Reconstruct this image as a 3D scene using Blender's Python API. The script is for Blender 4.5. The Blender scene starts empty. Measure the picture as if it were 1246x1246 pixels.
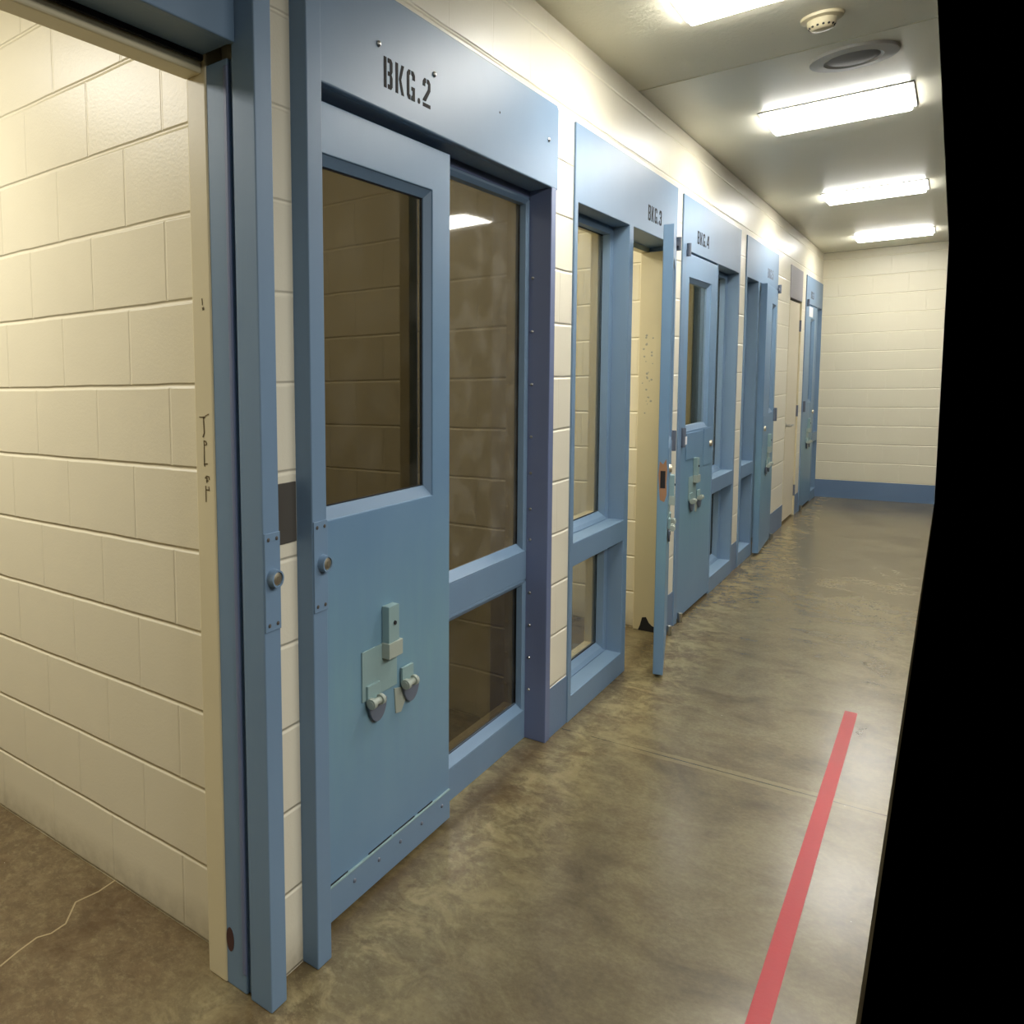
import bpy, bmesh, math, random
from mathutils import Vector, Matrix
C = bpy.context.scene.collection
random.seed(4)

# ------------------------------------------------------------------ helpers
def box(bm, x0, x1, y0, y1, z0, z1):
    v = [bm.verts.new(p) for p in ((x0,y0,z0),(x1,y0,z0),(x1,y1,z0),(x0,y1,z0),(x0,y0,z1),(x1,y0,z1),(x1,y1,z1),(x0,y1,z1))]
    for f in ((3,2,1,0),(4,5,6,7),(0,1,5,4),(1,2,6,5),(2,3,7,6),(3,0,4,7)):
        bm.faces.new([v[i] for i in f])

def prism(bm, pts, axis, a, b):
    """extrude polygon pts (2D) along axis from a to b. axis 'y': pts are (x,z); 'x': pts (y,z); 'z': pts (x,y)"""
    def P(p, t):
        return (p[0], t, p[1]) if axis == 'y' else ((t, p[0], p[1]) if axis == 'x' else (p[0], p[1], t))
    A = [bm.verts.new(P(p, a)) for p in pts]; B = [bm.verts.new(P(p, b)) for p in pts]
    n = len(pts)
    bm.faces.new(A); bm.faces.new(B[::-1])
    for i in range(n):
        bm.faces.new((A[i], B[i], B[(i+1) % n], A[(i+1) % n]))

def cyl(bm, c, r, h, axis='z', n=24, r2=None):
    """cylinder centred at c with length h along axis"""
    r2 = r if r2 is None else r2
    rings = []
    for t, rr in ((-h/2, r), (h/2, r2)):
        ring = []
        for k in range(n):
            a = 2*math.pi*k/n
            u, w = rr*math.cos(a), rr*math.sin(a)
            d = {'z': (u, w, t), 'x': (t, u, w), 'y': (u, t, w)}[axis]
            ring.append(bm.verts.new((c[0]+d[0], c[1]+d[1], c[2]+d[2])))
        rings.append(ring)
    bm.faces.new(rings[0]); bm.faces.new(rings[1][::-1])
    for k in range(n):
        bm.faces.new((rings[0][k], rings[0][(k+1) % n], rings[1][(k+1) % n], rings[1][k]))

def lathe(bm, prof, c, axis='z', n=32):
    """closed solid of revolution; prof is a list of (radius, height) from axis to axis"""
    rings = []
    for r, t in prof:
        if r < 1e-6:
            d = {'z': (0,0,t), 'x': (t,0,0), 'y': (0,t,0)}[axis]
            rings.append([bm.verts.new(Vector(c)+Vector(d))])
        else:
            ring = []
            for k in range(n):
                a = 2*math.pi*k/n
                u, w = r*math.cos(a), r*math.sin(a)
                d = {'z': (u,w,t), 'x': (t,u,w), 'y': (u,t,w)}[axis]
                ring.append(bm.verts.new(Vector(c)+Vector(d)))
            rings.append(ring)
    for A, B in zip(rings, rings[1:]):
        for k in range(n):
            a = [A[k % len(A)], A[(k+1) % len(A)]]; b = [B[(k+1) % len(B)], B[k % len(B)]]
            q = []
            for v in a+b:
                if v not in q: q.append(v)
            if len(q) > 2: bm.faces.new(q)

def plate(bm, x0, x1, ys, zs, solid):
    """slab between x0 and x1 on the grid ys x zs, only where solid(ymid, zmid)"""
    ny, nz = len(ys)-1, len(zs)-1
    S = [[solid((ys[i]+ys[i+1])/2, (zs[j]+zs[j+1])/2) for j in range(nz)] for i in range(ny)]
    V = {}
    def v(s, i, j):
        k = (s, i, j)
        if k not in V: V[k] = bm.verts.new(((x0, x1)[s], ys[i], zs[j]))
        return V[k]
    g = lambda i, j: 0 <= i < ny and 0 <= j < nz and S[i][j]
    for i in range(ny):
        for j in range(nz):
            if not S[i][j]: continue
            for s in (0, 1):
                bm.faces.new((v(s,i,j), v(s,i+1,j), v(s,i+1,j+1), v(s,i,j+1)))
            for (di, dj, e) in ((-1,0,((i,j),(i,j+1))),(1,0,((i+1,j),(i+1,j+1))),(0,-1,((i,j),(i+1,j))),(0,1,((i,j+1),(i+1,j+1)))):
                if not g(i+di, j+dj):
                    (a, b), (c, d) = e
                    bm.faces.new((v(0,a,b), v(0,c,d), v(1,c,d), v(1,a,b)))
    bmesh.ops.dissolve_limit(bm, angle_limit=0.01, verts=bm.verts[:], edges=bm.edges[:])

def holes(*rects):
    return lambda y, z: not any(a < y < b and c < z < d for a, b, c, d in rects)

def obj(name, bm, mat, parent=None, bevel=0.0, smooth=False, seg=2):
    bmesh.ops.recalc_face_normals(bm, faces=bm.faces[:])
    me = bpy.data.meshes.new(name); bm.to_mesh(me); bm.free()
    for m in (mat if isinstance(mat, (list, tuple)) else [mat]): me.materials.append(m)
    o = bpy.data.objects.new(name, me); C.objects.link(o)
    if parent: o.parent = parent
    if bevel:
        b = o.modifiers.new('edge', 'BEVEL'); b.width = bevel; b.segments = seg; b.limit_method = 'ANGLE'; b.angle_limit = 0.6
        b.harden_normals = False
    if smooth:
        for p in me.polygons: p.use_smooth = True
        me.set_sharp_from_angle(angle=0.7)
    return o

def B(): return bmesh.new()
def bxo(name, dims, mat, parent=None, bevel=0.0):
    bm = B(); box(bm, *dims); return obj(name, bm, mat, parent, bevel)

def tag(o, label, cat, group=None, kind=None):
    o['label'] = label
    if cat: o['category'] = cat
    if group: o['group'] = group
    if kind: o['kind'] = kind
    return o
def thing(name, label, cat, loc, rotz=0, group=None, kind='thing'):
    o = bpy.data.objects.new(name, None); C.objects.link(o); o.empty_display_size = 0.1
    o.location = loc; o.rotation_euler = (0, 0, rotz)
    return tag(o, label, cat, group, kind)
def struct(o): o['kind'] = 'structure'; return o

# ------------------------------------------------------------------ materials
def mat(name):
    m = bpy.data.materials.new(name); m.use_nodes = True
    n = m.node_tree.nodes; b = n['Principled BSDF']
    return m, n, m.node_tree.links, b
def srgb(r, g, b):
    f = lambda c: (c/255/12.92) if c <= 10 else ((c/255+0.055)/1.055)**2.4
    return (f(r), f(g), f(b), 1)
def coords(n, l, kind='Object'):
    t = n.new('ShaderNodeTexCoord'); return t.outputs[kind]
def noise(n, l, vec, scale, detail=4, rough=0.55, dist=0.0):
    t = n.new('ShaderNodeTexNoise'); t.inputs['Scale'].default_value = scale; t.inputs['Detail'].default_value = detail
    t.inputs['Roughness'].default_value = rough; t.inputs['Distortion'].default_value = dist
    l.new(vec, t.inputs['Vector']); return t.outputs['Fac']
def ramp(n, l, fac, stops):
    r = n.new('ShaderNodeValToRGB'); e = r.color_ramp.elements
    e[0].position = stops[0][0]; e[0].color = stops[0][1]; e[1].position = stops[-1][0]; e[1].color = stops[-1][1]
    for p, c in stops[1:-1]: e.new(p).color = c
    l.new(fac, r.inputs['Fac']); return r.outputs['Color']
def mix(n, l, fac, a, b, mode='MIX'):
    m = n.new('ShaderNodeMix'); m.data_type = 'RGBA'; m.blend_type = mode
    for s, v in ((0, fac), (6, a), (7, b)):
        if hasattr(v, 'links') or isinstance(v, bpy.types.NodeSocket): l.new(v, m.inputs[s])
        else: m.inputs[s].default_value = v
    return m.outputs[2]
def math_(n, l, op, a, b=0.0, c=0.0, clamp=False):
    m = n.new('ShaderNodeMath'); m.operation = op; m.use_clamp = clamp
    for s, v in enumerate((a, b, c)):
        if isinstance(v, bpy.types.NodeSocket): l.new(v, m.inputs[s])
        else: m.inputs[s].default_value = v
    return m.outputs[0]
def bump(n, l, h, strength, dist, prev=None):
    b = n.new('ShaderNodeBump'); b.inputs['Strength'].default_value = strength; b.inputs['Distance'].default_value = dist
    l.new(h, b.inputs['Height'])
    if prev: l.new(prev, b.inputs['Normal'])
    return b.outputs['Normal']
def sep(n, l, v):
    s = n.new('ShaderNodeSeparateXYZ'); l.new(v, s.inputs[0]); return s.outputs
def comb(n, l, x, y, z=0.0):
    s = n.new('ShaderNodeCombineXYZ')
    for i, v in enumerate((x, y, z)):
        if isinstance(v, bpy.types.NodeSocket): l.new(v, s.inputs[i])
        else: s.inputs[i].default_value = v
    return s.outputs[0]

def block_mat(name, base, shift, along):
    """painted concrete block: courses 203.6 mm, blocks 296 mm, joints raked and painted over"""
    m, n, l, b = mat(name)
    v = coords(n, l); s = sep(n, l, v)
    u = math_(n, l, 'ADD', s[0 if along == 'x' else 1], shift)
    wob = noise(n, l, v, 6.0, 2)
    z = math_(n, l, 'ADD', s[2], math_(n, l, 'MULTIPLY', math_(n, l, 'SUBTRACT', wob, 0.5), 0.006))
    t = n.new('ShaderNodeTexBrick'); t.offset = 0.5; t.offset_frequency = 2; t.squash = 1
    for k, q in (('Scale', 1), ('Mortar Size', 0.0042), ('Mortar Smooth', 0.6), ('Brick Width', 0.296), ('Row Height', 0.2036), ('Bias', 0)):
        t.inputs[k].default_value = q
    l.new(comb(n, l, u, z), t.inputs['Vector'])
    # tooled bed joints are deeper than the filled head joints
    t2 = n.new('ShaderNodeTexBrick'); t2.offset = 0.5; t2.offset_frequency = 2; t2.squash = 1
    for k, q in (('Scale', 1), ('Mortar Size', 0.008), ('Mortar Smooth', 0.9), ('Brick Width', 50.0), ('Row Height', 0.2036), ('Bias', 0)):
        t2.inputs[k].default_value = q
    l.new(comb(n, l, math_(n, l, 'ADD', u, 17.0), z), t2.inputs['Vector'])
    patch = noise(n, l, v, 3.0, 3)
    vfac = math_(n, l, 'MULTIPLY', t.outputs['Fac'], math_(n, l, 'MULTIPLY', patch, 0.6))
    joint = math_(n, l, 'MAXIMUM', vfac, t2.outputs['Fac'])
    blotch = noise(n, l, v, 1.6, 4)
    c0 = mix(n, l, ramp(n, l, blotch, [(0.3, (0,0,0,1)), (0.75, (1,1,1,1))]), [q*0.94 for q in base[:3]]+[1], base)
    # grime close to the floor
    low = math_(n, l, 'MULTIPLY', math_(n, l, 'SUBTRACT', 1.0, math_(n, l, 'MULTIPLY', s[2], 9.0), clamp=True), noise(n, l, v, 22, 5), clamp=True)
    c0 = mix(n, l, math_(n, l, 'MULTIPLY', low, 0.8), c0, srgb(110, 95, 60))
    hair = math_(n, l, 'POWER', joint, 5.0)
    c1 = mix(n, l, math_(n, l, 'MULTIPLY', t2.outputs['Fac'], 0.6), c0, [min(1, q*1.18) for q in base[:3]]+[1])  # bed joints painted lighter to stand for the highlight along them
    l.new(c1, b.inputs['Base Color'])
    inv = math_(n, l, 'SUBTRACT', 1.0, joint)
    n1 = bump(n, l, inv, 0.8, 0.005)
    n2 = bump(n, l, noise(n, l, v, 130, 3, 0.6), 0.22, 0.002, n1)
    l.new(n2, b.inputs['Normal'])
    b.inputs['Roughness'].default_value = 0.36
    b.inputs['Specular IOR Level'].default_value = 0.45
    return m
CREAM = srgb(226, 218, 192)
M_wall = block_mat('cream_block_corridor', srgb(232, 225, 203), 0.06, 'y')
M_cell = block_mat('cream_block_partition', CREAM, 1.292, 'x')
M_back = block_mat('cream_block_back', CREAM, 0.0, 'y')
M_end = block_mat('cream_block_end', srgb(228, 220, 194), 0.1, 'x')

def paint(name, col, rough=0.36, var=0.06, bumpy=0.05, wear=0.0, streak=None, spec=0.5):
    m, n, l, b = mat(name)
    v = coords(n, l)
    a = noise(n, l, v, 2.2, 4); 
    c = mix(n, l, ramp(n, l, a, [(0.3, (0,0,0,1)), (0.72, (1,1,1,1))]), [q*(1-var) for q in col[:3]]+[1], [min(1, q*(1+var)) for q in col[:3]]+[1])
    if streak:
        s = sep(n, l, v)
        st = noise(n, l, comb(n, l, math_(n, l, 'MULTIPLY', s[0], 6), math_(n, l, 'MULTIPLY', s[1], 6), math_(n, l, 'MULTIPLY', s[2], 0.5)), 4, 4)
        c = mix(n, l, math_(n, l, 'MULTIPLY', ramp(n, l, st, [(0.45, (0,0,0,1)), (0.7, (1,1,1,1))]), 0.35), c, streak)
    if wear:
        w = noise(n, l, v, 60, 6, 0.7)
        f = ramp(n, l, w, [(0.70, (0,0,0,1)), (0.74, (1,1,1,1))])
        c = mix(n, l, math_(n, l, 'MULTIPLY', f, wear), c, srgb(70, 62, 58))
    l.new(c, b.inputs['Base Color'])
    b.inputs['Roughness'].default_value = rough; b.inputs['Specular IOR Level'].default_value = spec
    if bumpy:
        l.new(bump(n, l, noise(n, l, v, 90, 2, 0.5), bumpy, 0.002), b.inputs['Normal'])
    return m
BLUE = srgb(112, 138, 164)
M_blue = paint('blue_enamel', BLUE, 0.47, 0.05, 0.05, 0.10, spec=0.45)
M_blueshade = paint('blue_enamel_shade', srgb(104, 116, 148), 0.47, 0.05, 0.05, 0.12)  # blue enamel with the shade of the reveals put into its colour
M_base = paint('blue_base_paint', srgb(98, 122, 152), 0.42, 0.08, 0.2, 0.15)
M_creamp = paint('cream_steel_paint', srgb(214, 203, 168), 0.4, 0.05, 0.08, 0.08)
M_creamworn = paint('worn_cream_paint', srgb(208, 196, 160), 0.42, 0.06, 0.12, 0.35)
M_white = paint('utility_door_paint', srgb(222, 212, 186), 0.42, 0.03, 0.03)
M_panel = paint('lilac_grey_panel_paint', srgb(150, 148, 156), 0.45, 0.03, 0.03)
M_hw = paint('pale_teal_hardware_paint', srgb(140, 166, 166), 0.4, 0.08, 0.08, 0.45)
M_hwlight = paint('grey_green_hardware_paint', srgb(164, 172, 160), 0.45, 0.08, 0.08, 0.5)
M_disc = paint('dull_grey_steel', srgb(98, 106, 120), 0.5, 0.08, 0.05)
M_black = paint('black_gap', srgb(24, 22, 24), 0.8, 0.1, 0)
M_stencil = paint('black_stencil_ink', srgb(26, 25, 24), 0.7, 0.2, 0, spec=0.15)
M_stencilfaint = paint('faded_stencil_ink', srgb(96, 100, 108), 0.55, 0.2, 0)
M_dark = paint('dark_grey_plate', srgb(78, 74, 68), 0.5, 0.15, 0.05)
M_red = paint('red_floor_tape', srgb(164, 32, 38), 0.36, 0.07, 0.12, spec=0.3)
M_pencil = paint('pencil_mark', srgb(96, 80, 48), 0.8, 0.2, 0)
M_paper = paint('white_paper', srgb(228, 226, 224), 0.7, 0.02, 0)
M_plastic = paint('ivory_plastic', srgb(216, 204, 168), 0.4, 0.02, 0)
M_vent = paint('grey_white_vent_paint', srgb(198, 196, 190), 0.5, 0.03, 0)
M_ventdk = paint('grey_vent_mesh', srgb(140, 138, 136), 0.6, 0.1, 0.3)
M_trimw = paint('white_light_trim', srgb(240, 238, 232), 0.5, 0.02, 0)
M_rubber = paint('black_gasket', srgb(20, 20, 22), 0.6, 0.1, 0)
M_scuff = paint('grey_scuff', srgb(158, 156, 142), 0.6, 0.1, 0)
M_crack = paint('pale_crack_filler', srgb(168, 150, 112), 0.7, 0.1, 0)
M_maroon = paint('maroon_primer', srgb(72, 46, 44), 0.7, 0.2, 0)
M_rust = paint('rust', srgb(156, 116, 84), 0.8, 0.3, 0.2, 0.6)

def door_mat():
    m, n, l, b = mat('cell_door_blue')
    v = coords(n, l); s = sep(n, l, v)
    a = noise(n, l, v, 2.0, 4)
    c = mix(n, l, ramp(n, l, a, [(0.3, (0,0,0,1)), (0.7, (1,1,1,1))]), srgb(102, 134, 165), srgb(112, 143, 171))
    # worn, greener repaint around the hand height hatch, running down in streaks
    dz = math_(n, l, 'SUBTRACT', s[2], 0.60); dz = math_(n, l, 'MULTIPLY', dz, 2.0)
    st = noise(n, l, comb(n, l, math_(n, l, 'MULTIPLY', s[1], 7), 0.0, math_(n, l, 'MULTIPLY', s[2], 0.7)), 3, 4)
    g = math_(n, l, 'SUBTRACT', 1.0, math_(n, l, 'ABSOLUTE', dz), clamp=True)
    g = math_(n, l, 'MULTIPLY', g, math_(n, l, 'ADD', st, 0.25), clamp=True)
    c = mix(n, l, math_(n, l, 'MULTIPLY', g, 0.65), c, srgb(124, 164, 168))
    w = noise(n, l, v, 55, 6, 0.7)
    c = mix(n, l, math_(n, l, 'MULTIPLY', ramp(n, l, w, [(0.71, (0,0,0,1)), (0.75, (1,1,1,1))]), 0.12), c, srgb(60, 58, 60))
    l.new(c, b.inputs['Base Color']); b.inputs['Roughness'].default_value = 0.45
    l.new(bump(n, l, noise(n, l, v, 90, 2), 0.05, 0.002), b.inputs['Normal'])
    return m
M_door = door_mat()

def metal(name, col, rough, var=0.0):
    m, n, l, b = mat(name)
    b.inputs['Metallic'].default_value = 1.0; b.inputs['Roughness'].default_value = rough
    v = coords(n, l)
    c = mix(n, l, noise(n, l, v, 120, 4), [q*(1-var) for q in col[:3]]+[1], col)
    l.new(c, b.inputs['Base Color']); return m
M_steel = metal('brushed_steel', srgb(190, 188, 182), 0.3, 0.2)
M_brass = metal('worn_nickel_brass', srgb(214, 204, 178), 0.5, 0.3)

def floor_mat():
    m, n, l, b = mat('stained_polished_concrete')
    v = coords(n, l); s = sep(n, l, v)
    big = noise(n, l, v, 2.3, 7, 0.62, 0.6)
    mid = noise(n, l, v, 6.5, 7, 0.65, 0.3)
    fine = noise(n, l, v, 70, 5, 0.7)
    c = ramp(n, l, big, [(0.30, srgb(96, 82, 60)), (0.46, srgb(130, 117, 88)), (0.56, srgb(150, 138, 106)), (0.72, srgb(112, 97, 72))])
    c = mix(n, l, math_(n, l, 'MULTIPLY', ramp(n, l, mid, [(0.38, (0,0,0,1)), (0.68, (1,1,1,1))]), 0.5), c, srgb(164, 152, 112))
    c = mix(n, l, math_(n, l, 'MULTIPLY', ramp(n, l, fine, [(0.4, (1,1,1,1)), (0.62, (0,0,0,1))]), 0.25), c, srgb(84, 72, 56))
    # wall edge strip: rougher, yellower, unpolished concrete along the cell fronts
    edge = math_(n, l, 'SUBTRACT', 1.0, math_(n, l, 'MULTIPLY', math_(n, l, 'ABSOLUTE', math_(n, l, 'ADD', s[0], 1.06)), 3.2), clamp=True)
    en = noise(n, l, v, 14, 6, 0.7)
    edgef = math_(n, l, 'MULTIPLY', edge, math_(n, l, 'ADD', en, 0.15), clamp=True)
    c = mix(n, l, math_(n, l, 'MULTIPLY', edgef, 0.75), c, srgb(172, 156, 112))
    spot = ramp(n, l, noise(n, l, v, 26, 6, 0.8), [(0.66, (0,0,0,1)), (0.72, (1,1,1,1))])
    c = mix(n, l, math_(n, l, 'MULTIPLY', math_(n, l, 'MULTIPLY', spot, edge), 0.7), c, srgb(62, 46, 30))
    # cells: dark brown stain
    cellf = math_(n, l, 'MULTIPLY', math_(n, l, 'SUBTRACT', -1.2, s[0]), 5.0, clamp=True)
    c = mix(n, l, math_(n, l, 'MULTIPLY', cellf, 0.35), c, srgb(150, 118, 84))
    # control joint across the corridor with its lighter filler band
    jy = math_(n, l, 'SUBTRACT', s[1], math_(n, l, 'ADD', 3.142, math_(n, l, 'MULTIPLY', s[0], 0.0256)))
    aj = math_(n, l, 'ABSOLUTE', jy)
    jitter = noise(n, l, v, 30, 3)
    band = math_(n, l, 'LESS_THAN', aj, math_(n, l, 'ADD', 0.022, math_(n, l, 'MULTIPLY', jitter, 0.02)))
    out = math_(n, l, 'GREATER_THAN', s[0], -1.12)
    c = mix(n, l, math_(n, l, 'MULTIPLY', math_(n, l, 'MULTIPLY', band, out), 0.45), c, srgb(172, 158, 118))
    line = math_(n, l, 'MULTIPLY', math_(n, l, 'LESS_THAN', aj, 0.0032), out)
    c = mix(n, l, math_(n, l, 'MULTIPLY', line, 0.8), c, srgb(66, 56, 42))
    j2 = math_(n, l, 'LESS_THAN', math_(n, l, 'ABSOLUTE', math_(n, l, 'SUBTRACT', s[1], 7.96)), 0.012)
    c = mix(n, l, math_(n, l, 'MULTIPLY', math_(n, l, 'MULTIPLY', j2, out), 0.3), c, srgb(100, 86, 62))
    # grit, chalky scuffs and the dirty line at the foot of the wall
    n2 = noise(n, l, v, 17, 8, 0.72, 0.5); n3 = noise(n, l, v, 38, 8, 0.75)
    c = mix(n, l, math_(n, l, 'MULTIPLY', ramp(n, l, n2, [(0.42, (1,1,1,1)), (0.56, (0,0,0,1))]), math_(n, l, 'ADD', 0.10, math_(n, l, 'MULTIPLY', math_(n, l, 'MAXIMUM', edge, cellf), 0.28))), c, srgb(88, 72, 52))
    lightf = math_(n, l, 'MULTIPLY', ramp(n, l, n3, [(0.50, (0,0,0,1)), (0.64, (1,1,1,1))]), math_(n, l, 'ADD', 0.05, math_(n, l, 'MULTIPLY', math_(n, l, 'MAXIMUM', edge, math_(n, l, 'MULTIPLY', cellf, 0.4)), 0.60)))
    c = mix(n, l, lightf, c, srgb(190, 176, 134))
    pale = ramp(n, l, noise(n, l, v, 8.5, 8, 0.7, 0.8), [(0.47, (0,0,0,1)), (0.58, (1,1,1,1))])
    c = mix(n, l, math_(n, l, 'MULTIPLY', math_(n, l, 'MULTIPLY', pale, edge), 0.6), c, srgb(204, 186, 136))
    brown = ramp(n, l, noise(n, l, v, 5.2, 7, 0.7, 0.5), [(0.52, (0,0,0,1)), (0.64, (1,1,1,1))])
    c = mix(n, l, math_(n, l, 'MULTIPLY', math_(n, l, 'MULTIPLY', brown, math_(n, l, 'MAXIMUM', edge, math_(n, l, 'ADD', 0.25, cellf), clamp=True)), 0.55), c, srgb(104, 80, 54))
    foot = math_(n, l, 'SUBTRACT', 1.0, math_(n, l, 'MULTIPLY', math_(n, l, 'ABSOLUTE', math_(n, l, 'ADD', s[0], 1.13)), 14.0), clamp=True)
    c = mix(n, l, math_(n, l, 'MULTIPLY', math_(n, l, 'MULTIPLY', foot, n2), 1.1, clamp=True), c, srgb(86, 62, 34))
    chip = ramp(n, l, noise(n, l, v, 60, 2, 0.5), [(0.78, (0,0,0,1)), (0.80, (1,1,1,1))])
    c = mix(n, l, math_(n, l, 'MULTIPLY', chip, 0.8), c, srgb(224, 216, 190))
    c = mix(n, l, 1.0, c, (0.61, 0.605, 0.60, 1), 'MULTIPLY')
    l.new(c, b.inputs['Base Color'])
    r = math_(n, l, 'ADD', 0.20, math_(n, l, 'MULTIPLY', mid, 0.06))
    l.new(r, b.inputs['Roughness']); b.inputs['Specular IOR Level'].default_value = 0.5
    h = math_(n, l, 'ADD', math_(n, l, 'MULTIPLY', fine, 0.3), mid)
    nb = bump(n, l, h, 0.07, 0.004)
    nb = bump(n, l, math_(n, l, 'SUBTRACT', 1.0, line), 0.5, 0.003, nb)
    l.new(nb, b.inputs['Normal'])
    return m
M_floor = floor_mat()

def ceil_mat(name, col, rough, bs, sc, speck):
    m, n, l, b = mat(name)
    v = coords(n, l)
    c = mix(n, l, noise(n, l, v, 1.5, 3), [q*0.93 for q in col[:3]]+[1], col)
    if speck:
        f = ramp(n, l, noise(n, l, v, 45, 6, 0.75), [(0.62, (0,0,0,1)), (0.72, (1,1,1,1))])
        c = mix(n, l, math_(n, l, 'MULTIPLY', f, 0.3), c, srgb(130, 122, 90))
    l.new(c, b.inputs['Base Color']); b.inputs['Roughness'].default_value = rough
    l.new(bump(n, l, noise(n, l, v, sc, 5, 0.7), bs, 0.006), b.inputs['Normal'])
    return m
M_ceil1 = ceil_mat('stippled_plaster', srgb(242, 237, 214), 0.7, 0.35, 45, True)
M_ceil2 = ceil_mat('smooth_satin_ceiling', srgb(242, 238, 218), 0.36, 0.08, 8, False)

def glass(name, tint, refl_rough=0.02, haze=(0.006, 0.05)):
    m = bpy.data.materials.new(name); m.use_nodes = True
    n = m.node_tree.nodes; l = m.node_tree.links; n.clear()
    o = n.new('ShaderNodeOutputMaterial'); t = n.new('ShaderNodeBsdfTransparent'); g = n.new('ShaderNodeBsdfGlossy'); x = n.new('ShaderNodeMixShader')
    t.inputs[0].default_value = tint; g.inputs['Roughness'].default_value = refl_rough; g.inputs[0].default_value = (0.9, 0.9, 0.9, 1)
    f = n.new('ShaderNodeFresnel'); ge = n.new('ShaderNodeNewGeometry')   # same air-to-glass reflection on either face
    l.new(math_(n, l, 'ADD', 1.46, math_(n, l, 'MULTIPLY', ge.outputs['Backfacing'], 1/1.46-1.46)), f.inputs[0])
    # scratched, smeared surface
    v = coords(n, l)
    w = n.new('ShaderNodeTexNoise'); w.inputs['Scale'].default_value = 2.2; l.new(v, w.inputs['Vector'])
    bp = n.new('ShaderNodeBump'); bp.inputs['Strength'].default_value = 0.05; bp.inputs['Distance'].default_value = 0.02
    l.new(w.outputs['Fac'], bp.inputs['Height']); l.new(bp.outputs['Normal'], g.inputs['Normal'])
    d = n.new('ShaderNodeBsdfDiffuse'); d.inputs[0].default_value = srgb(200, 195, 180)
    sm = n.new('ShaderNodeTexNoise'); sm.inputs['Scale'].default_value = 9; sm.inputs['Detail'].default_value = 6; l.new(v, sm.inputs['Vector'])
    rr = ramp(n, l, sm.outputs['Fac'], [(0.46, (haze[0],)*3+(1,)), (0.78, (haze[1],)*3+(1,))])
    x2 = n.new('ShaderNodeMixShader'); l.new(rr, x2.inputs[0]); l.new(t.outputs[0], x2.inputs[1]); l.new(d.outputs[0], x2.inputs[2])
    l.new(f.outputs[0], x.inputs[0]); l.new(x2.outputs[0], x.inputs[1]); l.new(g.outputs[0], x.inputs[2])
    l.new(x.outputs[0], o.inputs[0]); return m
G_dark = glass('smoked_polycarbonate', (0.56, 0.53, 0.465, 1))
G_haze = glass('scuffed_polycarbonate', (0.72, 0.69, 0.62, 1), 0.04, (0.03, 0.16))  # scuffs, with extra haze that brightens the pane like a reflection
G_mid = glass('hazy_polycarbonate', (0.84, 0.83, 0.78, 1))

def emit(name, col, strength):
    m = bpy.data.materials.new(name); m.use_nodes = True
    n = m.node_tree.nodes; l = m.node_tree.links; b = n['Principled BSDF']
    b.inputs['Base Color'].default_value = (0.9, 0.9, 0.88, 1); b.inputs['Emission Color'].default_value = col
    b.inputs['Emission Strength'].default_value = strength
    return m
LAMP = (1.0, 0.98, 0.92, 1)
M_lens = emit('lit_lens', LAMP, 31.0)

# ------------------------------------------------------------------ dimensions
H = 2.73            # ceiling
E = -0.10           # the corridor is built as far right as the photograph shows
YB = -2.6           # behind the camera
YE = 10.9           # end wall
W = -1.13           # corridor face of the cell wall
WB = -1.285         # cell face of it
XF = -1.122         # front of the steel frames
XBACK = -3.4

# ------------------------------------------------------------------ room shell
bm = B(); box(bm, XBACK, E, YB, YE, -0.12, 0.0)
struct(obj('floor', bm, M_floor))
bm = B()
box(bm, XBACK, E, YB, 3.98, H, H+0.1)
box(bm, XBACK, E, 4.0, YE, H+0.002, H+0.1)
box(bm, XBACK, E, 3.98, 4.0, H+0.006, H+0.1)
ce = obj('ceiling', bm, [M_ceil1, M_ceil2])
for p in ce.data.polygons: p.material_index = 1 if p.center.y > 4.0 else 0
struct(ce)

F2 = (1.473, 2.985); F3 = (3.18, 4.695); F4 = (4.82, 6.36); F5 = (6.58, 7.92); FU = (8.62, 9.37); F7 = (9.62, 10.88)
ops = [(F2[0]-0.02, F2[1], -1, 2.418), (F3[0], F3[1], -1, 2.412), (F4[0], F4[1], -1, 2.405), (F5[0], F5[1], -1, 2.40), (FU[0], FU[1], -1, 2.39), (F7[0], F7[1], -1, 2.388)]
edge_y = 1.297
for a, b_, lo, hi in ops:                       # piers between the fronts and the wall above each front
    struct(bxo('wall_left', (WB, W, edge_y, a, 0, H), M_wall)); struct(bxo('wall_left', (WB, W, a, b_, hi, H), M_wall)); edge_y = b_
struct(bxo('wall_left', (WB, W, edge_y, YE, 0, H), M_wall))
bm = B(); box(bm, WB, -1.225, 1.243, 1.297, 0, H); box(bm, WB, -1.145, YB, 1.242, 2.40, H)
box(bm, WB, -1.235, YB, 1.243, 2.10, 2.40); box(bm, WB, W, YB, -0.15, 0, 2.10)
struct(obj('wall_front', bm, M_creamp, bevel=0.004))
struct(bxo('wall_end', (XBACK, E, YE, YE+0.15, 0, H), M_end))
struct(bxo('wall_back', (XBACK-0.15, XBACK, YB, YE, 0, H), M_back))
for a, c in ((1.309, 1.42), (3.0, 3.17), (4.66, 4.83), (6.38, 6.55), (7.95, 8.12), (9.42, 9.55)):
    struct(bxo('wall_partition', (XBACK, WB-0.0005, a, c, 0, H), M_cell))
struct(bxo('wall_near', (XBACK, E, YB-0.15, YB, 0, H), M_end))
# painted skirting bands
for a, c in ((2.986, 3.179), (4.696, 4.819), (6.361, 6.579), (7.921, 8.619), (9.371, 9.619)):
    struct(bxo('baseboard_left', (W, W+0.003, a, c, 0, 0.2), M_base))
struct(bxo('baseboard_end', (W, E, YE-0.003, YE, 0, 0.2), M_base))

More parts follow.
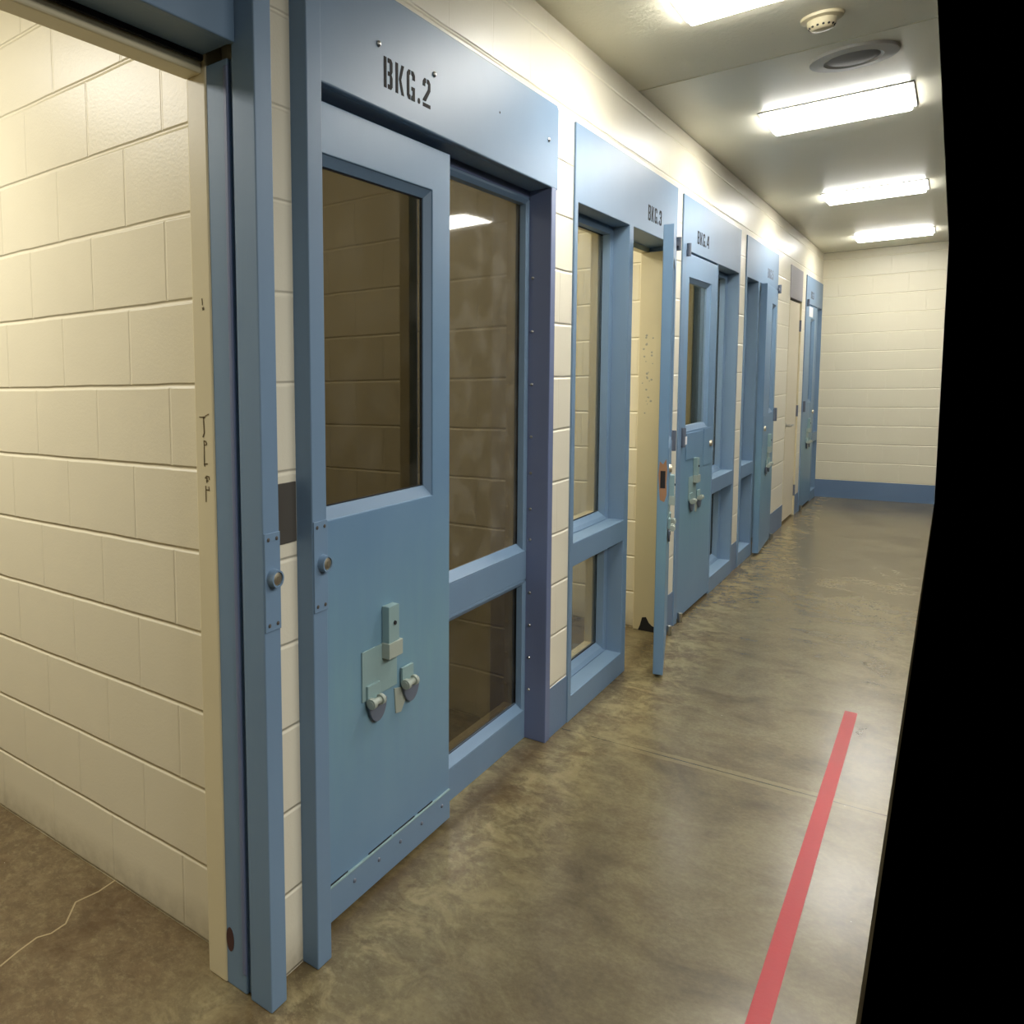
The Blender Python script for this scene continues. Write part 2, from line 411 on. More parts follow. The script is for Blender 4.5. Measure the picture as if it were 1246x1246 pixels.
# ------------------------------------------------------------------ small parts
def lettering(text, y0, y1, z0, z1, x, m, parent):
    """stencil letters as thin ink shapes, reading along +y"""
    G = {}
    R = lambda a, b, c, d: [(a, c), (b, c), (b, d), (a, d)]
    G['B'] = (0.62, [R(0, .19, 0, 1), [(.28, 1), (.52, 1), (.62, .9), (.62, .6), (.55, .5), (.62, .4), (.62, .1), (.52, 0), (.28, 0), (.28, .15), (.43, .15), (.43, .43), (.28, .43), (.28, .57), (.43, .57), (.43, .85), (.28, .85)]])
    G['K'] = (0.64, [R(0, .19, 0, 1), [(.45, 1), (.64, 1), (.42, .5), (.64, 0), (.45, 0), (.25, .5)]])
    G['G'] = (0.62, [[(.27, 1), (.12, 1), (0, .88), (0, .12), (.12, 0), (.27, 0), (.27, .15), (.19, .18), (.19, .82), (.27, .85)],
                     [(.35, 1), (.5, 1), (.62, .88), (.62, .7), (.43, .7), (.43, .82), (.35, .85)],
                     [(.35, .46), (.62, .46), (.62, 0), (.35, 0), (.35, .15), (.43, .17), (.43, .33), (.35, .33)]])
    G['.'] = (0.2, [[(.0, .08), (.04, .01), (.1, 0), (.16, .01), (.2, .08), (.2, .12), (.16, .19), (.1, .2), (.04, .19), (0, .12)]])
    G['2'] = (0.62, [[(0, .72), (0, .88), (.12, 1), (.26, 1), (.26, .85), (.19, .82), (.19, .72)],
                     [(.34, 1), (.5, 1), (.62, .88), (.62, .62), (.24, .2), (.0, .2), (.0, .24), (.43, .66), (.43, .82), (.34, .85)], R(0, .62, 0, .13)])
    G['3'] = (0.62, [[(0, .7), (0, .88), (.12, 1), (.26, 1), (.26, .85), (.19, .82), (.19, .7)],
                     [(.34, 1), (.5, 1), (.62, .88), (.62, .6), (.54, .5), (.62, .4), (.62, .12), (.5, 0), (.34, 0), (.34, .15), (.43, .18), (.43, .4), (.36, .44), (.22, .44), (.22, .57), (.36, .57), (.43, .62), (.43, .82), (.34, .85)],
                     [(0, .3), (0, .12), (.12, 0), (.26, 0), (.26, .15), (.19, .18), (.19, .3)]])
    G['4'] = (0.64, [[(.3, 1), (.4, 1), (.4, .75), (.2, .38), (.4, .38), (.4, .23), (0, .23), (0, .38)], R(.46, .62, 0, 1)])
    G['5'] = (0.62, [R(0, .6, .86, 1), R(0, .18, .5, .82), [(.22, .64), (.5, .64), (.62, .52), (.62, .12), (.5, 0), (.34, 0), (.34, .15), (.43, .18), (.43, .46), (.36, .5), (.22, .5)], [(0, .26), (0, .12), (.12, 0), (.26, 0), (.26, .15), (.19, .18), (.19, .26)]])
    G['6'] = (0.62, [[(.27, 1), (.12, 1), (0, .88), (0, .12), (.12, 0), (.27, 0), (.27, .15), (.19, .18), (.19, .82), (.27, .85)], [(.34, 1), (.5, 1), (.62, .88), (.62, .74), (.43, .74), (.43, .82), (.34, .85)], [(.27, .6), (.5, .6), (.62, .48), (.62, .12), (.5, 0), (.34, 0), (.34, .15), (.43, .18), (.43, .42), (.38, .46), (.27, .46)]])
    tot = sum(G[c][0] for c in text) + 0.22*(len(text)-1)
    sy = (y1-y0)/tot; h = z1-z0
    bm = B(); u = 0
    for c in text:
        wd, polys = G[c]
        for P in polys:
            pts = [(y0+(u+p[0])*sy, z0+p[1]*h) for p in P]
            prism(bm, pts, 'x', x, x+0.0008)
        u += wd+0.22
    bm.normal_update()
    bmesh.ops.triangulate(bm, faces=[f for f in bm.faces if len(f.verts) > 4])
    return obj('stencil_lettering', bm, m, parent)

def rivets(name, pts, x, r, m, parent, h=0.006):
    for y, z in pts:
        bm = B(); lathe(bm, [(0, -0.002), (r, -0.002), (r, h*0.4), (r*0.6, h*0.9), (0, h)], (x, y, z), 'x', 14)
        obj(name, bm, m, parent, smooth=True)

def lock_plate(parent, x, y0, y1, z0, z1, cy, cz):
    p = bxo('lock_plate', (x, x+0.003, y0, y1, z0, z1), M_blue, parent, 0.001)
    for yy in (y0+0.012, y1-0.012):
        for zz in (z0+0.014, z1-0.014):
            bm = B(); lathe(bm, [(0, 0), (0.0045, 0), (0.0045, 0.001), (0, 0.0025)], (x+0.003, yy, zz), 'x', 12); obj('screw', bm, M_dark, p)
    bm = B(); lathe(bm, [(0, 0), (0.021, 0), (0.019, 0.016), (0.0155, 0.016), (0.0155, 0.010), (0, 0.010)], (x+0.003, cy, cz), 'x', 28)
    obj('lock_collar', bm, M_blue, parent, smooth=True)
    bm = B(); lathe(bm, [(0, 0.008), (0.0145, 0.008), (0.0145, 0.013), (0.012, 0.0145), (0, 0.0145)], (x+0.003, cy, cz), 'x', 24)
    box(bm, x+0.0165, x+0.0185, cy-0.0015, cy+0.0015, cz-0.008, cz+0.006)
    lc = obj('lock_cylinder', bm, M_brass, parent, smooth=True); lc['label'] = 'tarnished keyed lock cylinder'

def pane_with_gasket(parent, x, y0, y1, z0, z1, gmat, name='glass_pane'):
    g = bxo(name, (x-0.006, x, y0, y1, z0, z1), gmat, parent)
    bm = B(); t = 0.006
    plate(bm, x, x+0.004, [y0, y0+t, y1-t, y1], [z0, z0+t, z1-t, z1], holes((y0+t, y1-t, z0+t, z1-t)))
    obj('gasket', bm, M_rubber, parent)
    return g

def bead(parent, x0, x1, y0, y1, z0, z1, m, w0=0.0, w1=0.03, sill=True):
    """glazing stop: four sloped strips between the opening (at x1) and the glass (at x0)"""
    bm = B()
    prism(bm, [(x1, z0), (x0, z0), (x0, z0+w1), (x1-0.012, z0+w1*0.45), (x1, z0+0.004)], 'y', y0, y1)
    prism(bm, [(x1, z1), (x0, z1), (x0, z1-w1*0.8), (x1-0.008, z1-w1*0.8), (x1, z1-w1*0.3)], 'y', y0, y1)
    for ya, s in ((y0, 1), (y1, -1)):
        prism(bm, [(x1, ya), (x0, ya), (x0, ya+s*w1*0.7), (x1-0.006, ya+s*w1*0.7), (x1, ya+s*w1*0.3)], 'z', z0, z1)
    return obj('glazing_stop', bm, m, parent, 0.001)

# ------------------------------------------------------------------ BKG.1 frame at the open cell beside the camera
d1 = tag(bpy.data.objects.new('door_1', None), 'blue steel frame of the open cell nearest the camera', 'door frame', kind='structure'); C.objects.link(d1)
bm = B(); box(bm, -1.147, -1.083, 1.242, 1.297, 0, 2.6); box(bm, -1.226, -1.163, 1.246, 1.30, 0, 2.115)
box(bm, -1.165, -1.145, 1.256, 1.29, 0, 2.115)
obj('jamb', bm, M_blue, d1, 0.003)
bm = B(); box(bm, -1.172, -1.160, 1.241, 1.25, 0.05, 2.10); obj('jamb_track', bm, M_blueshade, d1, 0.003)
bm = B(); box(bm, -1.152, -1.134, YB+0.2, 1.2415, 2.135, 2.60); box(bm, -1.234, -1.150, YB+0.2, 1.2415, 2.137, 2.40)
obj('header', bm, M_blue, d1, 0.003)
bxo('track_gap', (-1.245, -1.228, YB+0.2, 1.24, 2.125, 2.15), M_black, d1)
lock_plate(d1, -1.083, 1.2435, 1.2955, 0.886, 1.104, 1.269, 1.004)
bm = B(); lathe(bm, [(0, 0), (0.03, 0), (0.03, 0.001), (0, 0.001)], (0, 0, 0), 'y', 20)
for v in bm.verts: v.co.x *= 0.4
o = obj('rust_stain', bm, M_maroon, d1); o.location = (-1.213, 1.2452, 0.115); o['label'] = 'dark maroon chip low on the jamb'

# scratched writing on the cream wall end
def strokes(segs, y, name, mat_, parent=None):
    bm = B()
    for (xa, za), (xb, zb), t in segs:
        d = Vector((xb-xa, 0, zb-za)); nrm = Vector((-d.z, 0, d.x)).normalized()*t/2
        q = [(xa+nrm.x, za+nrm.z), (xb+nrm.x, zb+nrm.z), (xb-nrm.x, zb-nrm.z), (xa-nrm.x, za-nrm.z)]
        prism(bm, q, 'y', y-0.0008, y)
    return obj(name, bm, mat_, parent)
def g1(u, v):   # crop units to the wall end plane y = 1.243
    return (-1.256+(u-270)*0.000190, 1.360-(v-210)*0.000236*1.0)
S = [((200,235),(265,235),.004),((265,235),(300,235),.006),((300,225),(355,205),.003),((268,235),(276,390),.005),((276,390),(252,430),.005),
     ((262,465),(300,470),.005),((300,470),(312,500),.004),((312,500),(275,505),.004),((268,460),(268,690),.003),((268,600),(266,690),.003),((258,690),(320,685),.005),((266,690),(272,712),.005),
     ((275,830),(300,805),.006),((300,805),(340,810),.004),((290,850),(330,850),.003),((305,820),(300,870),.004),((340,810),(342,840),.003),
     ((280,900),(280,1060),.004),((280,940),(330,940),.005),((330,905),(340,950),.003)]
struct(strokes([(g1(*a), g1(*b), t*0.55) for a, b, t in S], 1.2428, 'wall_scribble', M_pencil))
struct(strokes([((-1.2515, 1.620), (-1.2505, 1.605), 0.002), ((-1.2495, 1.60), (-1.2475, 1.594), 0.005)], 1.2428, 'wall_scribble', M_pencil))

# hairline crack in the cell floor
P = [(-1.687, 0.912), (-1.698, 0.969), (-1.705, 1.029), (-1.69, 1.062), (-1.692, 1.109), (-1.744, 1.178), (-1.732, 1.248), (-1.737, 1.326)]
bm = B()
for (xa, ya), (xb, yb) in zip(P, P[1:]):
    d = Vector((xb-xa, yb-ya, 0)); q = Vector((-d.y, d.x, 0)).normalized()*0.0022
    prism(bm, [(xa+q.x, ya+q.y), (xb+q.x, yb+q.y), (xb-q.x, yb-q.y), (xa-q.x, ya-q.y)], 'z', 0, 0.0008)
struct(obj('floor_crack', bm, M_crack))
# dark plate on the narrow wall strip
tag(bxo('wall_plate', (W-0.004, W+0.004, 1.30, 1.412, 1.057, 1.198), M_dark, None, 0.001), 'dark grey plate on the cream block strip between two blue posts', 'plate', kind='thing')

# ------------------------------------------------------------------ BKG.2
def new_front(n, label):
    o = bpy.data.objects.new(f'window_{n}', None); C.objects.link(o)
    return tag(o, label, 'cell front', kind='structure')
w2 = new_front(2, 'blue steel cell front stencilled BKG.2 with sliding door')
bxo('post', (-1.147, -1.083, 1.417, 1.473, 0, 2.62), M_blue, w2, 0.003)
lock_plate(w2, -1.083, 1.4185, 1.4715, 0.888, 1.104, 1.451, 1.003)
bm = B(); prism(bm, [(1.474, 2.128), (2.985, 2.121), (3.0, 2.121), (3.0, 2.41), (2.985, 2.424), (1.474, 2.42)], 'x', -1.138, XF)
prism(bm, [(1.474, 2.128), (2.94, 2.122), (2.94, 2.40), (1.474, 2.40)], 'x', WB, -1.137)
h2 = obj('header', bm, M_blue, w2, 0.004)
lettering('BKG.2', 1.796, 2.038, 2.186, 2.263, XF, M_stencil, w2)
rivets('rivet', [(1.771, 2.285), (2.06, 2.287), (2.903, 2.284)], XF, 0.008, M_steel, w2)
rivets('screw_hole', [(2.492, 2.284)], XF-0.004, 0.006, M_black, w2, 0.005)
# column at the right end
bxo('column', (-1.25, XF, 2.94, 2.9855, 0, 2.124), M_blueshade, w2, 0.003)
# fixed window behind the sliding door
FX = -1.204
bm = B(); box(bm, -1.25, FX, 1.60, 2.9405, 0.645, 0.752); obj('rail', bm, M_blue, w2, 0.002)
bm = B(); box(bm, -1.25, FX, 1.55, 2.9405, 0.0, 0.112); obj('sill', bm, M_blue, w2, 0.002)
bm = B(); box(bm, -1.25, FX, 1.55, 2.9405, 2.098, 2.13); obj('head', bm, M_blueshade, w2, 0.002)
bead(w2, -1.236, FX, 2.2, 2.94, 0.752, 2.098, M_blue, w1=0.03)
bead(w2, -1.236, FX, 2.2, 2.94, 0.112, 0.645, M_blue, w1=0.03)
pane_with_gasket(w2, -1.236, 2.2, 2.925, 0.772, 2.082, G_haze)
pane_with_gasket(w2, -1.236, 2.2, 2.925, 0.135, 0.635, G_dark)
bm = B(); plate(bm, WB, -1.25, [2.14, 2.19, 2.925, 2.99], [0, 0.13, 0.645, 0.76, 2.10, 2.40], holes((2.19, 2.925, 0.13, 0.645), (2.19, 2.925, 0.76, 2.10)))
obj('inner_frame', bm, M_creamworn, w2, 0.002)['label'] = 'worn cream inner side of the window frame'
rivets('screw', [(2.935, z) for z in ()], FX, 0.005, M_steel, w2)
for z in (0.20, 0.33, 0.46, 0.59, 0.80, 0.92, 1.06, 1.2, 1.4, 1.6, 1.8):
    bm = B(); lathe(bm, [(0, 0), (0.006, 0), (0.004, -0.003), (0, -0.0045)], (-1.19, 2.94, z), 'y', 12); obj('screw', bm, M_steel, w2)

# sliding door leaf
sd = thing('sliding_door', 'blue steel sliding cell door with latch hardware under the BKG.2 header', 'door', (-1.15, 1.44, 0.012))
L2, H2 = 0.77, 2.09
def leaf(parent, x0, x1, y0, y1, z0, z1, win, m=M_door, bev=0.003):
    bm = B(); a, b_, c, d = win
    plate(bm, x0, x1, [y0, a, b_, y1], [z0, c, d, z1], holes(win))
    return obj('leaf', bm, m, parent, bev)
leaf(sd, -0.045, 0, 0, L2, 0, H2, (0.05, 0.662, 1.068, 1.967))
bm = B()
for s in (0,):
    wy0, wy1, wz0, wz1 = 0.05, 0.662, 1.068, 1.967
    prism(bm, [(-0.004, wz0), (-0.03, wz0), (-0.03, wz0+0.03), (-0.02, wz0+0.03)], 'y', wy0, wy1)
    prism(bm, [(-0.004, wz1), (-0.03, wz1), (-0.03, wz1-0.022), (-0.02, wz1-0.022)], 'y', wy0, wy1)
    for ya, t in ((wy0, 1), (wy1, -1)):
        prism(bm, [(-0.004, ya), (-0.03, ya), (-0.03, ya+t*0.02), (-0.02, ya+t*0.02)], 'z', wz0, wz1)
obj('glazing_stop', bm, M_blue, sd)
pane_with_gasket(sd, -0.028, 0.06, 0.645, 1.095, 1.948, G_dark)
# kick plate, its ragged top seam and bolts
bxo('kick_plate', (0, 0.005, 0.045, L2-0.004, 0.004, 0.098), M_blue, sd, 0.0015)
for a, b_ in ((0.30, 0.42), (0.43, 0.55), (0.12, 0.20), (0.57, 0.66)): bxo('kick_plate_gap', (0.0002, 0.0012, a, b_, 0.1, 0.1045), M_black, sd)
bm = B(); box(bm, 0, 0.0065, 0.06, L2-0.004, 0.0975, 0.1005); obj('kick_plate_lip', bm, M_hw, sd)
for y in (0.10, 0.224, 0.346, 0.461, 0.585, 0.712):
    bm = B(); lathe(bm, [(0, 0), (0.0065, 0), (0.005, 0.003), (0, 0.0045)], (0.005, y, 0.066), 'x', 12); obj('bolt', bm, M_disc, sd)

def hatch_hardware(parent, x, y, z, k=1.0):
    """tray hatch: backing plate, keyed latch housing with sleeve, two barrels with dark half discs.
       (y, z) is the lower near corner of the backing plate; k = +1 or -1 sets its handedness"""
    Y = lambda a, b: (y+k*a, y+k*b) if k > 0 else (y+k*b, y+k*a)
    p = bxo('hatch_plate', (x, x+0.004, *Y(0, 0.177), z, z+0.14), M_hw, parent, 0.0015)
    lb = bxo('latch_housing', (x+0.001, x+0.024, *Y(0.103, 0.157), z+0.13, z+0.245), M_hw, parent, 0.0015)
    bm = B(); lathe(bm, [(0, 0), (0.006, 0), (0.0055, 0.004), (0, 0.004)], (x+0.024, y+k*0.132, z+0.196), 'x', 14); obj('keyhole', bm, M_black, lb)
    bm = B(); box(bm, x+0.002, x+0.028, *Y(0.098, 0.170), z+0.098, z+0.142); obj('latch_sleeve', bm, M_hwlight, parent, 0.0015)
    for q in (0, 1):
        o = 0.016+q*0.180
        bxo('barrel_tab', (x+0.003, x+0.011, *Y(o, o+0.062), z-0.005, z+0.042), M_hw, parent, 0.0015)
        bm = B()
        yc = y+k*(o+0.027)
        cyl(bm, (x+0.02, yc-k*0.021, z-0.004), 0.0145, 0.015, 'y', 20); cyl(bm, (x+0.02, yc+k*0.023, z-0.004), 0.0145, 0.013, 'y', 20)
        cyl(bm, (x+0.02, yc, z-0.004), 0.009, 0.06, 'y', 16)
        obj('barrel', bm, M_hwlight, parent, 0.001, smooth=True)
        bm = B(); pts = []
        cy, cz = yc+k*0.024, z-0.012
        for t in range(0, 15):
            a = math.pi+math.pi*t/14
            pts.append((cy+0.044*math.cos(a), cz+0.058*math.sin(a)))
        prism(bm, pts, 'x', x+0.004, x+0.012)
        obj('barrel_half_disc', bm, M_disc, parent, 0.0015)  # flat dark half disc below each barrel
    bm = B(); prism(bm, [(y+k*0.165, z-0.01), (y+k*0.215, z-0.02), (y+k*0.225, z-0.06), (y+k*0.20, z-0.09), (y+k*0.172, z-0.085)], 'x', x, x+0.003)
    obj('keeper_plate', bm, M_hwlight, parent)
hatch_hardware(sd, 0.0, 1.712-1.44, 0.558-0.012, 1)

# ------------------------------------------------------------------ hinged cell fronts
def cell_front(n, label, y0, y1, win, dop, ztop, text, ty, stext):
    f = new_front(n, label)
    bm = B()
    ys = sorted({y0, y1, *win, *dop})
    zr = [0, 0.105, 0.65, 0.748, 2.11, ztop]
    plate(bm, -1.25, XF, ys, zr, holes((win[0], win[1], 0.105, 0.65), (win[0], win[1], 0.748, 2.11), (dop[0], dop[1], -1, 2.11)))
    obj('frame', bm, M_blue, f, 0.003)
    lettering(text, ty[0], ty[1], 2.172, 2.245, XF, stext, f)
    for z0, z1 in ((0.105, 0.65), (0.748, 2.11)):
        bead(f, -1.236, -1.192, win[0], win[1], z0, z1, M_blue, w1=0.04)
        pane_with_gasket(f, -1.234, win[0]+0.012, win[1]-0.022, z0+0.034, z1-0.03, G_mid)
    bm = B()
    ws = [win[0]-0.03, win[0]+0.015, win[1]-0.025, win[1]+0.035]
    plate(bm, WB, -1.2505, ws, [0, 0.135, 0.64, 0.78, 2.09, 2.38], holes((ws[1], ws[2], 0.135, 0.64), (ws[1], ws[2], 0.78, 2.09)))
    obj('inner_frame', bm, M_creamp, f, 0.002)['label'] = 'cream inner side of the frame'
    bm = B(); box(bm, WB, -1.2505, dop[0]-0.02, dop[1]+0.02, 2.085, 2.38)
    obj('door_lintel', bm, M_creamp, f)
    return f

def hinged_door(label, hinge, s, length, angle, win, hatch_y, cover=True):
    """leaf hangs from a hinge line at 'hinge' (x,y) and runs towards s*y; front face at local x=0"""
    d = thing('cell_door', label, 'door', (hinge[0], hinge[1], 0.0), angle, 'hinged blue cell doors')
    T = 0.042
    yy = lambda a, b: (a, b) if s > 0 else (-b, -a)
    y0, y1 = yy(0, length); a, b_ = yy(*win)
    bm = B(); plate(bm, -T, 0, [y0, a, b_, y1], [0.018, 1.10, 1.97, 2.10], holes((a, b_, 1.10, 1.97))); obj('leaf', bm, M_door, d, 0.003)
    bm = B()
    prism(bm, [(-0.004, 1.10), (-0.03, 1.10), (-0.03, 1.128), (-0.018, 1.128)], 'y', a, b_)
    prism(bm, [(-0.004, 1.97), (-0.03, 1.97), (-0.03, 1.948), (-0.018, 1.948)], 'y', a, b_)
    for ya, t in ((a, 1), (b_, -1)): prism(bm, [(-0.004, ya), (-0.03, ya), (-0.03, ya+t*0.02), (-0.02, ya+t*0.02)], 'z', 1.10, 1.97)
    obj('glazing_stop', bm, M_blue, d)
    pane_with_gasket(d, -0.028, a+0.012, b_-0.012, 1.115, 1.955, G_mid)
    if cover: bxo('lock_cover', (0, 0.004, *yy(win[0]+0.02, length-0.29), 0.93, 1.085), M_door, d, 0.0015)
    bxo('edge_plate', (0, 0.003, *yy(length-0.24, length-0.012), 0.86, 1.09), M_door, d, 0.001)
    yc = s*(length-0.13)
    bm = B(); lathe(bm, [(0, 0), (0.02, 0), (0.018, 0.012), (0, 0.013)], (0.003, s*(length-0.075), 0.99), 'x', 20)
    obj('lock_cylinder', bm, M_brass, d, smooth=True)
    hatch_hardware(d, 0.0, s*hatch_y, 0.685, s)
    # pivots top and bottom, mid hinge
    bm = B(); cyl(bm, (0.012, s*0.022, 0.028), 0.013, 0.055, 'z', 18); obj('floor_pivot', bm, M_steel, d, 0.002, smooth=True)
    bm = B(); cyl(bm, (0.010, s*0.012, 2.112), 0.012, 0.07, 'z', 16); box(bm, 0.0, 0.012, *yy(0.0, 0.06), 2.098, 2.118); obj('top_hinge', bm, M_disc, d, 0.001)
    bm = B(); cyl(bm, (0.010, s*0.006, 1.07), 0.012, 0.11, 'z', 16); box(bm, 0.0, 0.006, *yy(0.0, 0.05), 1.02, 1.12); obj('hinge', bm, M_disc, d, 0.001)
    return d

f3 = cell_front(3, 'blue steel cell front stencilled BKG.3, window left of the open doorway', 3.18, 4.695, (3.215, 3.875), (3.935, 4.662), 2.412, 'BKG.3', (4.155, 4.385), M_stencil)
bm = B(); box(bm, WB+0.002, -1.16, 4.632, 4.675, 0, 2.085)
o = obj('inner_jamb', bm, M_creamworn, f3, 0.004); o['label'] = 'scuffed cream inner jamb with a rusted foot'
rng = random.Random(2)
bm = B()
for k in range(26):
    x = -1.262+rng.random()*0.05; z = 1.15+rng.random()*0.5; r = 0.0025+0.004*rng.random()
    lathe(bm, [(0, 0), (r, 0), (0, -0.0008)], (x, 4.632, z), 'y', 8)
obj('scuff_marks', bm, M_scuff, f3)
bm = B(); prism(bm, [(-1.255, 0), (-1.245, .03), (-1.235, .075), (-1.215, .08), (-1.20, .05), (-1.185, .035), (-1.17, .03), (-1.165, 0)], 'y', 4.6305, 4.632); obj('rust_hole', bm, M_black, f3)
d3 = hinged_door('blue cell door standing ajar with a rusty latch hole in its edge', (-1.115, 4.655), -1, 0.742, math.radians(12.6), (0.14, 0.655), 0.27)
bm = B(); prism(bm, [(-0.030, 0.85), (-0.012, 0.84), (-0.003, 0.875), (-0.005, 0.93), (-0.003, 0.99), (-0.008, 1.04), (-0.020, 1.015), (-0.034, 1.03), (-0.038, 0.97), (-0.034, 0.90)], 'y', -0.743, -0.742); o = obj('rust_patch', bm, M_rust, d3); o['label'] = 'bare rusty patch around the latch opening'
bm = B(); box(bm, -0.030, -0.010, -0.7445, -0.735, 0.905, 0.985); obj('latch_opening', bm, M_black, d3)

f4 = cell_front(4, 'blue steel cell front stencilled BKG.4 with its door closed', 4.82, 6.36, (5.69, 6.32), (4.895, 5.672), 2.405, 'BKG.4', (5.131, 5.41), M_stencil)
d4 = hinged_door('closed blue cell door under the BKG.4 stencil, white-taped hinge on its near side', (-1.124, 4.897), 1, 0.773, 0, (0.085, 0.62), 0.185)
bxo('hinge_tape', (0.018, 0.023, 0.0, 0.03, 1.03, 1.075), M_paper, d4)['label'] = 'white tape on the middle hinge'
f5 = cell_front(5, 'blue steel cell front stencilled BKG.5, its dark window on the near side', 6.58, 7.92, (6.612, 7.05), (7.11, 7.87), 2.402, 'BKG.5', (7.42, 7.66), M_stencilfaint)
d5 = hinged_door('slightly open blue cell door beside the white closet door', (-1.112, 7.868), -1, 0.765, math.radians(2.9), (0.10, 0.40), 0.25, False)
f7 = cell_front(7, 'far blue steel cell front against the end wall', 9.62, 10.88, (10.50, 10.86), (9.66, 10.46), 2.388, 'BKG.6', (9.93, 10.15), M_stencilfaint)
d7 = hinged_door('farthest blue cell door with a paper sign above its narrow window', (-1.124, 9.662), 1, 0.79, 0, (0.34, 0.62), 0.30, False)
sg = tag(bxo('paper_sign', (-1.1225, -1.1215, 9.84, 10.12, 1.985, 2.085), M_paper), 'small white paper sign taped near the top of the farthest cell door', 'sign', kind='thing')

# ------------------------------------------------------------------ closet door
ud = thing('closet_door', 'cream flush closet door with a lever handle between two blue cell doors', 'door', (-1.142, 8.63, 0))
bxo('leaf', (-0.04, 0, 0, 0.73, 0.02, 2.085), M_white, ud, 0.003)
bm = B(); lathe(bm, [(0, 0), (0.03, 0), (0.03, 0.008), (0.012, 0.012), (0.012, 0.05), (0, 0.05)], (0, 0.06, 0.93), 'x', 20)
box(bm, 0.04, 0.056, 0.05, 0.17, 0.922, 0.938); lv = obj('lever_handle', bm, M_steel, ud, 0.003, smooth=True); lv['label'] = 'chrome lever handle'
for z in (0.25, 1.04, 1.87):
    bm = B(); cyl(bm, (0.008, 0.733, z), 0.009, 0.11, 'z', 14); obj('hinge', bm, M_disc, ud)
tp = bxo('trim_1', (-1.2, -1.126, 8.62, 9.37, 2.10, 2.392), M_panel, None, 0.002); struct(tp); tp['label'] = 'lilac grey steel panel above the cream closet door'
bm = B(); box(bm, -1.2, -1.128, 8.621, 8.628, 0, 2.1); box(bm, -1.2, -1.128, 9.362, 9.369, 0, 2.1); struct(obj('trim_2', bm, M_creamp))

# ------------------------------------------------------------------ ceiling
LX0, LX1 = -0.79, -0.19
spec = [(2.92, 3.365, 'large bright ceiling light panel nearest the camera'), (4.765, 5.215, 'ceiling light panel just beyond the round vent'),
        (7.245, 7.665, 'ceiling light panel third down the corridor'), (9.70, 10.12, 'farthest ceiling light panel by the end wall')]
for a, b_, lab in spec:
    t = thing('ceiling_light', lab, 'light', ((LX0+LX1)/2, (a+b_)/2, H), 0, 'ceiling lights along the corridor')
    hx, hy = (LX1-LX0)/2, (b_-a)/2
    bm = B()
    # frame lies flat in the ceiling plane
    for q in ((-hx, hx, -hy, -hy+0.018), (-hx, hx, hy-0.018, hy), (-hx, -hx+0.018, -hy+0.018, hy-0.018), (hx-0.018, hx, -hy+0.018, hy-0.018)):
        box(bm, q[0], q[1], q[2], q[3], -0.004, 0.004)
    obj('frame', bm, M_trimw, t, 0.002)
    bm = B(); box(bm, -hx+0.018, hx-0.018, -hy+0.018, hy-0.018, -0.024, 0.002); obj('diffuser', bm, M_lens, t, 0.006)

sm = thing('smoke_detector', 'round ivory smoke detector on the stippled ceiling', 'smoke detector', (-0.415, 3.665, H))
bm = B(); lathe(bm, [(0, 0), (0.066, 0), (0.064, -0.010), (0.05, -0.014), (0, -0.014)], (0, 0, 0), 'z', 36); obj('base_plate', bm, M_plastic, sm, smooth=True)
bm = B(); lathe(bm, [(0, -0.014), (0.046, -0.013), (0.044, -0.030), (0.032, -0.045), (0.018, -0.048), (0, -0.048)], (0, 0, 0), 'z', 36); obj('sensor_head', bm, M_plastic, sm, smooth=True)
for k in range(14):
    a = 2*math.pi*k/14
    bm = B(); lathe(bm, [(0, -0.003), (0.004, -0.003), (0.004, 0.002), (0, 0.002)], (0, 0, 0), 'x', 8)
    o = obj('sensing_slot', bm, M_black, sm); o.location = (0.038*math.cos(a), 0.038*math.sin(a), -0.0375); o.rotation_euler = (0, 0.75, a)
    
vt = thing('ceiling_vent', 'round grey-white ceiling vent beside the smoke detector', 'vent', (-0.365, 4.21, H+0.002))
bm = B(); lathe(bm, [(0, 0.002), (0.15, 0.002), (0.148, -0.012), (0.10, -0.016), (0.092, -0.010), (0, -0.010)], (0, 0, 0), 'z', 48); obj('rim', bm, M_vent, vt, smooth=True)
bm = B(); lathe(bm, [(0, -0.009), (0.09, -0.009), (0.075, -0.016), (0, -0.018)], (0, 0, 0), 'z', 40); obj('grille', bm, M_ventdk, vt, smooth=True)

# red tape line
bm = B(); box(bm, -0.281, -0.239, 0.6, 4.03, 0.0, 0.0012)
tag(obj('floor_tape', bm, M_red), 'red tape line running along the polished concrete floor', 'tape', kind='thing')

# ------------------------------------------------------------------ light
def area(name, loc, sx, sy, power, col=(1, 0.98, 0.92)):
    L = bpy.data.lights.new(name, 'AREA'); L.shape = 'RECTANGLE'; L.size = sx; L.size_y = sy; L.energy = power; L.color = col
    o = bpy.data.objects.new(name, L); C.objects.link(o); o.location = loc; return o
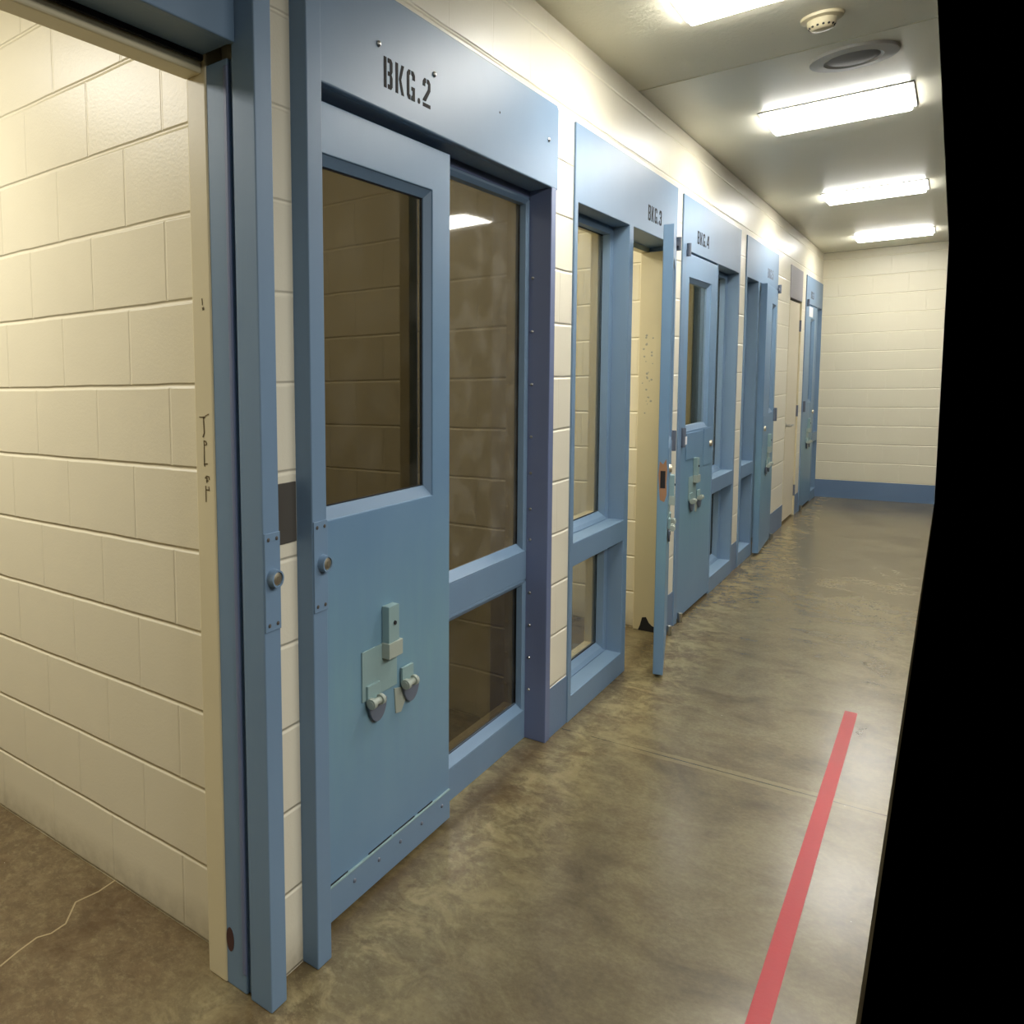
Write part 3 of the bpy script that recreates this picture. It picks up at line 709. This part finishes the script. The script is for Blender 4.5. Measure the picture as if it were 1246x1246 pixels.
# unseen lamps added on the right to brighten the cell fronts
for x, y, e in ((1.35, 0.45, 50), (1.35, 2.4, 40), (2.7, 1.7, 36), (1.35, -1.4, 10)): area('unseen_side_lamp', (x, y, H-0.01), 0.6, 1.2, e)
for x, y, e in ((0.68, 6.05, 24), (0.85, 9.0, 22)): area('unseen_side_lamp', (x, y, H-0.01), 0.5, 0.5, e)  # added to lift the dark far doors and floor
# lamps inside the cells
area('cell_lamp', (-2.62, 0.28, H-0.02), 0.5, 0.7, 38, (1, 0.98, 0.92))
area('cell_lamp', (-2.2, 1.85, H-0.02), 0.3, 0.3, 9, (1, 0.97, 0.9))  # added lamp, brightens the partition behind the BKG.2 glass
area('cell_lamp', (-2.3, 3.9, H-0.02), 0.6, 0.6, 30, (1, 0.97, 0.88))
area('cell_lamp', (-2.3, 5.6, H-0.02), 0.6, 0.6, 30, (1, 0.96, 0.86))
area('cell_lamp', (-2.3, 7.2, H-0.02), 0.6, 0.6, 20, (1, 0.97, 0.88))

wd = bpy.data.worlds.new('World'); bpy.context.scene.world = wd; wd.use_nodes = True
wd.node_tree.nodes['Background'].inputs[0].default_value = (0, 0, 0, 1); wd.node_tree.nodes['Background'].inputs[1].default_value = 0.0

# ------------------------------------------------------------------ camera
F, PX, PY = 945.136, 295.24, 546.42
yaw, pit, rol = (math.radians(q) for q in (42.47209864, 4.87819103, -1.19816719))
f = Vector((-math.sin(yaw)*math.cos(pit), math.cos(yaw)*math.cos(pit), -math.sin(pit)))
r = Vector((math.cos(yaw), math.sin(yaw), 0)); u = r.cross(f)
r2 = math.cos(rol)*r + math.sin(rol)*u; u2 = -math.sin(rol)*r + math.cos(rol)*u
cam = bpy.data.cameras.new('camera'); co = bpy.data.objects.new('camera', cam); C.objects.link(co)
m = Matrix((r2, u2, -f)).transposed().to_4x4(); m.translation = (0, 0, 1.43); co.matrix_world = m
cam.sensor_fit = 'HORIZONTAL'; cam.sensor_width = 36; cam.lens = F/1246*36
cam.shift_x = (623-PX)/1246; cam.shift_y = (PY-623)/1246; cam.clip_start = 0.02
sc = bpy.context.scene; sc.camera = co
vs = sc.view_settings; vs.view_transform = 'Standard'; vs.look = 'None'; vs.gamma = 1; vs.use_curve_mapping = False
vs.exposure = 0.1
